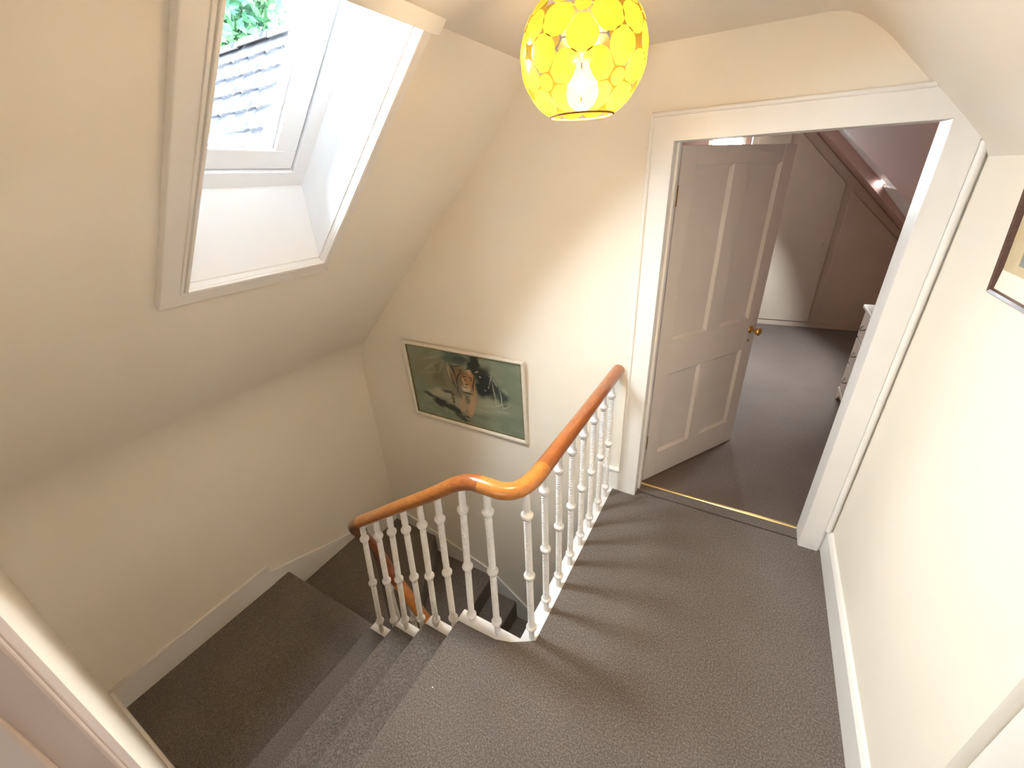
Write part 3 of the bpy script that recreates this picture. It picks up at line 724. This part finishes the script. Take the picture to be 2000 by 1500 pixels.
# ------------------------------------------------------------------ pictures
def paint_mat(name, base, blobs, w, h, grain=8, base2=None, stripes=None):
    """flat print: soft edged patches laid over each other in the picture's own (u,v)"""
    m = bpy.data.materials.new(name); m.use_nodes = True
    nt = m.node_tree; L = nt.links; b = nt.nodes['Principled BSDF']; b.inputs['Roughness'].default_value = 0.35
    tc = nt.nodes.new('ShaderNodeTexCoord'); mp = nt.nodes.new('ShaderNodeMapping')
    mp.inputs['Scale'].default_value = (1 / w, 1 / h, 1); mp.inputs['Location'].default_value = (0.5, 0.5, 0)
    L.new(tc.outputs['Object'], mp.inputs['Vector'])
    nz = nt.nodes.new('ShaderNodeTexNoise'); nz.inputs['Scale'].default_value = grain; nz.inputs['Detail'].default_value = 5
    L.new(mp.outputs[0], nz.inputs['Vector'])
    sub = nt.nodes.new('ShaderNodeVectorMath'); sub.operation = 'SUBTRACT'; sub.inputs[1].default_value = (0.5, 0.5, 0.5)
    L.new(nz.outputs['Color'], sub.inputs[0])
    r = nt.nodes.new('ShaderNodeValToRGB'); r.color_ramp.elements[0].position = 0.35; r.color_ramp.elements[1].position = 0.68
    r.color_ramp.elements[0].color = base; r.color_ramp.elements[1].color = base2 or base
    L.new(nz.outputs['Fac'], r.inputs['Fac']); cur = r.outputs[0]
    for (cu, cv, ru, rv, rot, col, op, soft, jit) in blobs:
        sc = nt.nodes.new('ShaderNodeVectorMath'); sc.operation = 'SCALE'; sc.inputs['Scale'].default_value = jit
        L.new(sub.outputs[0], sc.inputs[0])
        ad = nt.nodes.new('ShaderNodeVectorMath'); L.new(mp.outputs[0], ad.inputs[0]); L.new(sc.outputs[0], ad.inputs[1])
        mm = nt.nodes.new('ShaderNodeMapping'); mm.vector_type = 'TEXTURE'
        mm.inputs['Location'].default_value = (cu, cv, 0); mm.inputs['Rotation'].default_value = (0, 0, D(rot)); mm.inputs['Scale'].default_value = (ru, rv, 1)
        L.new(ad.outputs[0], mm.inputs['Vector'])
        sx = nt.nodes.new('ShaderNodeSeparateXYZ'); L.new(mm.outputs[0], sx.inputs[0])
        cx = nt.nodes.new('ShaderNodeCombineXYZ'); L.new(sx.outputs[0], cx.inputs[0]); L.new(sx.outputs[1], cx.inputs[1])
        ln = nt.nodes.new('ShaderNodeVectorMath'); ln.operation = 'LENGTH'; L.new(cx.outputs[0], ln.inputs[0])
        mr = nt.nodes.new('ShaderNodeMapRange'); mr.interpolation_type = 'SMOOTHSTEP'
        mr.inputs['From Min'].default_value = 1 + soft; mr.inputs['From Max'].default_value = 1 - soft
        mr.inputs['To Min'].default_value = 0; mr.inputs['To Max'].default_value = op
        L.new(ln.outputs['Value'], mr.inputs['Value'])
        mx = nt.nodes.new('ShaderNodeMixRGB'); L.new(mr.outputs[0], mx.inputs[0]); L.new(cur, mx.inputs[1]); mx.inputs[2].default_value = col
        cur = mx.outputs[0]
    L.new(cur, b.inputs['Base Color']); return m

def framed_picture(name, w, h, fwid, depth, fm, label, art, slip=None, mount=0.0, loc=(0, 0, 0), rot=(0, 0, 0)):
    """local x across, y up, z towards the room; origin at the back centre"""
    o = empty(name, loc, rot); tag(o, label, 'picture')
    pr = [(0, 0), (0, depth * 0.8), (fwid * 0.35, depth), (fwid * 0.75, depth * 0.85), (fwid, depth * 0.45), (fwid, 0)]
    hw, hh = w / 2, h / 2
    cs = [(-hw, -hh), (hw, -hh), (hw, hh), (-hw, hh)]
    for i in range(4):
        a = Vector((*cs[i], 0)); b = Vector((*cs[(i + 1) % 4], 0)); dr_ = (b - a).normalized(); inn = Vector((-dr_.y, dr_.x, 0))
        m_ = MB(); n = len(pr)
        va = [a + inn * p + dr_ * p + Vector((0, 0, q)) for p, q in pr]; vb = [b + inn * p - dr_ * p + Vector((0, 0, q)) for p, q in pr]
        m_.add(va + vb, [tuple(range(n)), tuple(range(2 * n - 1, n - 1, -1))] + [(j, (j + 1) % n, n + (j + 1) % n, n + j) for j in range(n)])
        m_.build('frame_rail', fm, o)
    iw, ih = w - 2 * fwid, h - 2 * fwid
    z = depth * 0.45
    MB().box(-iw / 2 - 0.003, iw / 2 + 0.003, -ih / 2 - 0.003, ih / 2 + 0.003, 0.001, z - 0.003).build('backing_board', OLIVE if slip else MOUNT, o)
    if slip:
        for (x0, x1, y0, y1) in ((-iw / 2, -iw / 2 + slip, -ih / 2, ih / 2), (iw / 2 - slip * 0.35, iw / 2, -ih / 2, ih / 2), (-iw / 2, iw / 2, ih / 2 - slip * 0.35, ih / 2), (-iw / 2, iw / 2, -ih / 2, -ih / 2 + slip * 0.6)):
            MB().box(x0, x1, y0, y1, z - 0.004, z - 0.0005).build('slip', OLIVE, o)
    if mount:
        for (x0, x1, y0, y1) in ((-iw / 2, -iw / 2 + mount, -ih / 2, ih / 2), (iw / 2 - mount, iw / 2, -ih / 2, ih / 2), (-iw / 2 + mount, iw / 2 - mount, ih / 2 - mount, ih / 2), (-iw / 2 + mount, iw / 2 - mount, -ih / 2, -ih / 2 + mount)):
            MB().box(x0, x1, y0, y1, z - 0.0035, z - 0.001).build('mount_card', MOUNT, o, bevel=0.0008)
    MB().box(-iw / 2 + mount * 0.95, iw / 2 - mount * 0.95, -ih / 2 + mount * 0.95, ih / 2 - mount * 0.95, z - 0.0034, z - 0.0022).build('print', art, o)
    return o
g1, g2 = srgb(146, 154, 134), srgb(120, 131, 112)
DK, SH = srgb(44, 52, 54), srgb(52, 62, 66)
OR, PA, BR, BK = srgb(178, 136, 98), srgb(206, 186, 158), srgb(118, 92, 66), srgb(44, 36, 34)
RD, GB = srgb(150, 152, 132), srgb(116, 112, 98)
blobs = [(0.22, 0.66, 0.22, 0.26, 15, srgb(128, 124, 98), 0.8, 0.6, 0.25), (0.10, 0.30, 0.16, 0.22, 0, srgb(118, 134, 112), 0.6, 0.7, 0.2), (0.90, 0.55, 0.16, 0.5, 0, srgb(122, 132, 112), 0.7, 0.6, 0.2),
         (0.28, 0.90, 0.14, 0.016, 28, RD, 0.7, 0.6, 0.05), (0.24, 0.78, 0.13, 0.014, 48, RD, 0.6, 0.6, 0.06), (0.30, 0.70, 0.05, 0.18, -12, srgb(98, 94, 72), 0.7, 0.6, 0.16), (0.20, 0.66, 0.12, 0.012, 20, RD, 0.5, 0.6, 0.06), (0.33, 0.80, 0.012, 0.12, -14, RD, 0.5, 0.6, 0.05),
         (0.45, 0.94, 0.10, 0.09, 0, srgb(72, 86, 88), 0.85, 0.5, 0.22), (0.615, 0.87, 0.055, 0.11, 0, DK, 1.0, 0.3, 0.18), (0.700, 0.66, 0.095, 0.21, -6, DK, 1.0, 0.3, 0.22), (0.80, 0.58, 0.055, 0.20, 14, SH, 0.9, 0.45, 0.25), (0.66, 0.76, 0.05, 0.08, 0, DK, 0.9, 0.4, 0.2), (0.50, 0.90, 0.05, 0.06, 0, SH, 0.7, 0.5, 0.2),
         (0.50, 0.32, 0.36, 0.10, 8, srgb(166, 164, 142), 0.75, 0.6, 0.22), (0.30, 0.40, 0.14, 0.05, 8, srgb(172, 166, 142), 0.8, 0.5, 0.15), (0.70, 0.33, 0.15, 0.06, 4, srgb(150, 154, 134), 0.7, 0.6, 0.3),
         (0.26, 0.25, 0.085, 0.075, -18, DK, 1.0, 0.35, 0.20), (0.39, 0.175, 0.10, 0.045, -24, DK, 0.95, 0.35, 0.16), (0.46, 0.085, 0.07, 0.028, -28, SH, 0.9, 0.4, 0.12), (0.16, 0.33, 0.07, 0.028, -16, SH, 0.9, 0.4, 0.12), (0.36, 0.43, 0.07, 0.030, -6, SH, 0.9, 0.4, 0.12),
         (0.435, 0.66, 0.062, 0.185, 8, GB, 1.0, 0.2, 0.06), (0.47, 0.72, 0.06, 0.12, -20, srgb(126, 104, 80), 0.95, 0.3, 0.06), (0.392, 0.72, 0.014, 0.11, 6, srgb(176, 158, 130), 0.85, 0.4, 0.05), (0.455, 0.47, 0.060, 0.12, 4, srgb(128, 122, 104), 0.95, 0.3, 0.07),
         (0.590, 0.56, 0.026, 0.22, 2, srgb(176, 146, 116), 1.0, 0.25, 0.05), (0.392, 0.36, 0.016, 0.10, 0, srgb(112, 104, 86), 0.95, 0.3, 0.05),
         (0.486, 0.30, 0.040, 0.14, -6, srgb(176, 156, 130), 0.95, 0.3, 0.06), (0.560, 0.30, 0.030, 0.17, -8, srgb(190, 160, 130), 1.0, 0.25, 0.05), (0.525, 0.38, 0.020, 0.07, 0, srgb(120, 116, 100), 0.9, 0.4, 0.05), (0.522, 0.14, 0.030, 0.03, 0, srgb(170, 146, 118), 0.9, 0.4, 0.06),
         (0.560, 0.645, 0.052, 0.150, -6, srgb(168, 128, 92), 1.0, 0.18, 0.03), (0.573, 0.77, 0.024, 0.040, -10, srgb(186, 152, 118), 1, 0.3, 0.03), (0.505, 0.745, 0.022, 0.04, 20, srgb(120, 94, 70), 1, 0.3, 0.03), (0.530, 0.535, 0.036, 0.062, -6, PA, 1.0, 0.3, 0.03), (0.512, 0.62, 0.020, 0.06, 0, srgb(186, 150, 114), 0.9, 0.4, 0.03)]
for (cu, cv, ru, rv, rot) in ((0.530, 0.70, 0.020, 0.008, 35), (0.578, 0.70, 0.020, 0.008, -35), (0.555, 0.735, 0.022, 0.006, 0), (0.550, 0.76, 0.016, 0.006, 0), (0.533, 0.662, 0.008, 0.012, 0), (0.583, 0.672, 0.007, 0.012, 0), (0.540, 0.592, 0.012, 0.012, 0), (0.596, 0.60, 0.006, 0.09, -6), (0.500, 0.62, 0.005, 0.06, 8), (0.605, 0.66, 0.005, 0.09, -8),
                              (0.530, 0.552, 0.026, 0.006, 0), (0.540, 0.475, 0.045, 0.012, 0), (0.420, 0.78, 0.006, 0.06, 16), (0.436, 0.74, 0.005, 0.10, 10), (0.405, 0.66, 0.005, 0.10, 6), (0.455, 0.82, 0.045, 0.007, 20), (0.460, 0.64, 0.006, 0.09, -10), (0.475, 0.70, 0.005, 0.08, -20), (0.425, 0.56, 0.005, 0.07, 14), (0.450, 0.50, 0.005, 0.07, -8), (0.392, 0.40, 0.014, 0.008, 0), (0.390, 0.34, 0.014, 0.008, 0), (0.391, 0.29, 0.012, 0.008, 0), (0.49, 0.78, 0.022, 0.006, -30), (0.51, 0.115, 0.022, 0.012, -20), (0.47, 0.42, 0.004, 0.06, 10)):
    blobs.append((cu, cv, ru, rv, rot, BK, 0.85, 0.45, 0.03))
for (cu, cv, ru, rv, rot) in ((0.772, 0.56, 0.005, 0.15, 2), (0.83, 0.50, 0.005, 0.13, 4), (0.80, 0.40, 0.05, 0.006, 40), (0.755, 0.73, 0.004, 0.09, -14), (0.86, 0.62, 0.05, 0.004, -40), (0.665, 0.74, 0.010, 0.012, 0), (0.73, 0.62, 0.006, 0.014, 0), (0.70, 0.57, 0.006, 0.010, 0), (0.645, 0.80, 0.022, 0.008, 40), (0.79, 0.70, 0.005, 0.05, 20), (0.87, 0.40, 0.045, 0.005, 48), (0.72, 0.36, 0.07, 0.005, 16), (0.66, 0.28, 0.06, 0.005, -8), (0.84, 0.32, 0.05, 0.006, 8)):
    blobs.append((cu, cv, ru, rv, rot, srgb(176, 180, 160), 0.75, 0.5, 0.03))
ART1 = paint_mat('wildlife_print', g2, blobs, 0.93, 0.56, 7, g1)
framed_picture('framed_print', 0.985, 0.612, 0.024, 0.026, CREAMFR, 'off-white framed wildlife print of a walking tiger on the stair wall', ART1, slip=0.016,
               loc=(-1.592, YB - 0.008, 0.452), rot=(PI / 2 + D(2.0), 0, 0))
sea = [(0.5, 0.85, 0.9, 0.22, 0, srgb(196, 190, 172), 0.8, 0.5, 0.3), (0.5, 0.30, 0.7, 0.22, 6, srgb(120, 126, 126), 0.9, 0.5, 0.3), (0.3, 0.55, 0.25, 0.12, 12, srgb(146, 148, 140), 0.8, 0.5, 0.3), (0.15, 0.2, 0.2, 0.12, -12, srgb(104, 112, 114), 0.8, 0.6, 0.3), (0.72, 0.60, 0.12, 0.20, 0, srgb(98, 104, 98), 0.8, 0.5, 0.3)]
ART2 = paint_mat('misty_landscape_print', srgb(142, 146, 142), sea, 0.40, 0.30, 5, srgb(158, 160, 152))
PW, PHh = 0.60, 0.44
framed_picture('framed_landscape', PW, PHh, 0.016, 0.022, DARKFR, 'dark wood framed picture with a cream mount on the right wall', ART2, mount=0.070,
               loc=(XR - 0.002, 1.612 - PW / 2, 1.413 + PHh / 2), rot=(PI / 2 + D(4.0), 0, -PI / 2))

# ------------------------------------------------------------------ bedroom shell
YW = 6.0
w = MB(); w.xz([(-2.6, -0.1), (2.0, -0.1), (2.0, 2.4), (-0.33, 2.4), (-0.33, 1.45), (-0.72, 1.45), (-0.72, 2.4), (-2.6, 2.4)], YW, YW + 0.15)
w.box(-0.73, -0.32, YW, YW + 0.15, 2.10, 2.4)
struct(w.build('wall_far', PINK), 'far bedroom wall behind the cupboards')
w = MB(); w.box(-2.75, -0.41, YB + 0.138, YB + 0.20, -0.1, 2.4); w.box(0.495, 2.0, YB + 0.138, YB + 0.20, -0.1, 2.4); w.box(-0.42, 0.50, YB + 0.138, YB + 0.20, 1.885, 2.4)
struct(w.build('wall_bedroom_near', PINK))
struct(MB().box(-2.75, -2.6, 2.17, YW + 0.1, -0.1, 2.4).build('wall_bedroom_left', PINK))
struct(MB().box(1.50, 1.65, 2.17, YW + 0.1, -0.1, 1.0).build('wall_bedroom_right', PINK))
struct(MB().box(-2.7, 0.17, 2.17, YW + 0.1, ZC, ZC + 0.15).build('ceiling', CEIL), 'flat bedroom ceiling')
# right slope of the bedroom: z = 2.345 - x, with a roof window
T2 = Vector((1, 0, -1)).normalized(); N2 = Vector((1, 0, 1)).normalized(); Q0 = Vector((0.155, 0, ZC))
def sr(s, d, y): p = Q0 + T2 * s + N2 * d; return (p.x, y, p.z)
fr2 = lambda p, q, tt: sr(p, q, tt)
WY0, WY1, WS0, WS1, WD = 4.145, 5.25, 0.12, 1.62, 0.16
g = MB(); S2 = 2.05
fullr = [(0, 0), (S2, 0), (S2, WD), (0.0, WD)]
g.prism(fullr, 2.17, WY0, fr2); g.prism(fullr, WY1, YW + 0.1, fr2)
g.prism([(0, 0), (WS0, 0), (WS0, WD), (0, WD)], WY0, WY1, fr2); g.prism([(WS1, 0), (S2, 0), (S2, WD), (WS1, WD)], WY0, WY1, fr2)
struct(g.build('ceiling_bedroom', PINK), 'dusky pink sloping bedroom ceiling')
w2 = struct(empty('window_2', (0.9, 4.7, 1.6)), 'small roof window in the bedroom slope')
def w2c(o): return child(o, w2)
SB = 0.985; ST = 0.42
w2c(MB().prism([(SB, 0.055), (WS1, 0.02), (WS1, 0.10), (SB, 0.10)], WY0, WY1, fr2).build('sill_panel', WHITE, None))
o = MB()
for (a, b, c, d_) in ((WY0, WY1, SB - 0.02, SB + 0.02), (WY0, WY1, WS0, ST), (WY0, WY0 + 0.05, ST, SB - 0.02), (4.64, 5.18, ST, SB - 0.02), (5.18, WY1, ST, 0.92), (WY1 - 0.006, WY1, 0.92, SB - 0.02)):  # the wide solid panels are added to block part of the sky light
    o.prism([(c, 0.075), (d_, 0.075), (d_, 0.13), (c, 0.13)], a, b, fr2)
w2c(o.build('frame', UPVC, None))
w2c(MB().prism([(WS0 + 0.04, 0.10), (SB, 0.10), (SB, 0.106), (WS0 + 0.04, 0.106)], WY0, WY1, fr2).build('pane', GLASS, None))
w3 = struct(empty('window_3', (-0.525, YW, 1.45)), 'window put in for the bright strip above the open door')  # pane added to give the bright strip over the door
def w3c(o): return child(o, w3)
o = MB(); o.box(-0.72, -0.68, YW + 0.02, YW + 0.08, 1.45, 2.10); o.box(-0.37, -0.33, YW + 0.02, YW + 0.08, 1.45, 2.10); o.box(-0.68, -0.37, YW + 0.02, YW + 0.08, 1.45, 1.49); o.box(-0.68, -0.37, YW + 0.02, YW + 0.08, 2.08, 2.10)
w3c(o.build('frame', WHITE, None)); w3c(MB().box(-0.69, -0.36, YW + 0.05, YW + 0.054, 1.47, 2.09).build('pane', GLASS, None))

# ------------------------------------------------------------------ fitted wardrobe
WA = math.atan2(0.092, 1.0)
wd = empty('fitted_wardrobe', (0.168, 5.771, 0), (0, 0, WA))
tag(wd, 'off-white fitted cupboard with sloping topped doors under the bedroom eaves', 'cupboard')
def wtop(u): return 2.19 - max(0, u + 0.013) * 1.0     # roof line along the front
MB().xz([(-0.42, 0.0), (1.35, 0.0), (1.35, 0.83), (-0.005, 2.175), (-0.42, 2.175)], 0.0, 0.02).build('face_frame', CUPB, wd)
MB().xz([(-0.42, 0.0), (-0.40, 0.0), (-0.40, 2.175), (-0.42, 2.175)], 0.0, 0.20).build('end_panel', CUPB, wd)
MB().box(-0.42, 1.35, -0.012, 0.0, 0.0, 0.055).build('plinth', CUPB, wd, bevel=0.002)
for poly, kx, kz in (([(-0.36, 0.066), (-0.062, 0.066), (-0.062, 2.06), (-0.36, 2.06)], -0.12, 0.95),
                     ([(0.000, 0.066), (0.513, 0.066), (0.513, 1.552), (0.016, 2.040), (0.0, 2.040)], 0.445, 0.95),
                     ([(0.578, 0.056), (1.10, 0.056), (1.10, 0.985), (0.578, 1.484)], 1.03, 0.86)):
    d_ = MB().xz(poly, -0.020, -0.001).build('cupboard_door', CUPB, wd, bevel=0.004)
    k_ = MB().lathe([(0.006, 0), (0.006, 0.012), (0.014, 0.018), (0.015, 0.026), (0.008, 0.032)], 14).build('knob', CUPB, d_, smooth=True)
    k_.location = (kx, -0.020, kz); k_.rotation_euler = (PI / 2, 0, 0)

# ------------------------------------------------------------------ chest of drawers
cd = empty('chest_of_drawers', (0.80, 3.52, 0))
tag(cd, 'cream painted chest of drawers glimpsed behind the right door jamb', 'chest')
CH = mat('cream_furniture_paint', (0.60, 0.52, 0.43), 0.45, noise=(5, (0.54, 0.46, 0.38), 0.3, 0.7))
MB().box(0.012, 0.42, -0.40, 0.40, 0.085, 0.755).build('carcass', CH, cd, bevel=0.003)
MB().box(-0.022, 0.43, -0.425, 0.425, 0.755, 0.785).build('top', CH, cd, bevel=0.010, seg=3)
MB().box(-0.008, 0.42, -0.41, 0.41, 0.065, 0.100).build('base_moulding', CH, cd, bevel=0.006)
for sy in (-1, 1):
    MB().prism([(sy * 0.405, 0.07), (sy * 0.405, 0.0), (sy * 0.365, 0.0), (sy * 0.33, 0.035), (sy * 0.29, 0.07)], -0.006, 0.03, lambda p, q, tt: (tt, p, q)).build('foot', CH, cd, bevel=0.002)
    MB().box(0.38, 0.415, sy * 0.39 - 0.015, sy * 0.39 + 0.015, 0.0, 0.07).build('foot', CH, cd)
for z0, z1 in ((0.112, 0.318), (0.330, 0.536), (0.548, 0.742)):
    d_ = MB().box(-0.006, 0.014, -0.385, 0.385, z0, z1).build('drawer', CH, cd, bevel=0.006)
    for y in (-0.24, 0.24):
        zc = (z0 + z1) / 2 + 0.01
        arc = [(-0.010 - 0.020 * sin(PI * i / 8), y - 0.045 + 0.09 * i / 8, zc - 0.020 * sin(PI * i / 8)) for i in range(9)]
        MB().sweep(arc, circ(0.004, 6), up=Vector((-1, 0, 0.01))).build('handle', DARKM, d_, smooth=True)

# ------------------------------------------------------------------ a speck on the carpet
ls = MB().lathe([(0.0005, 0), (0.0022, 0.0006), (0.0026, 0.0018), (0.0012, 0.003)], 8).build('lint_speck', LINT, None, smooth=True)
ls.location = (-0.782, 0.599, 0.001); ls.scale = (1.3, 0.9, 1)
tag(ls, 'tiny white speck of lint on the landing carpet', 'lint')
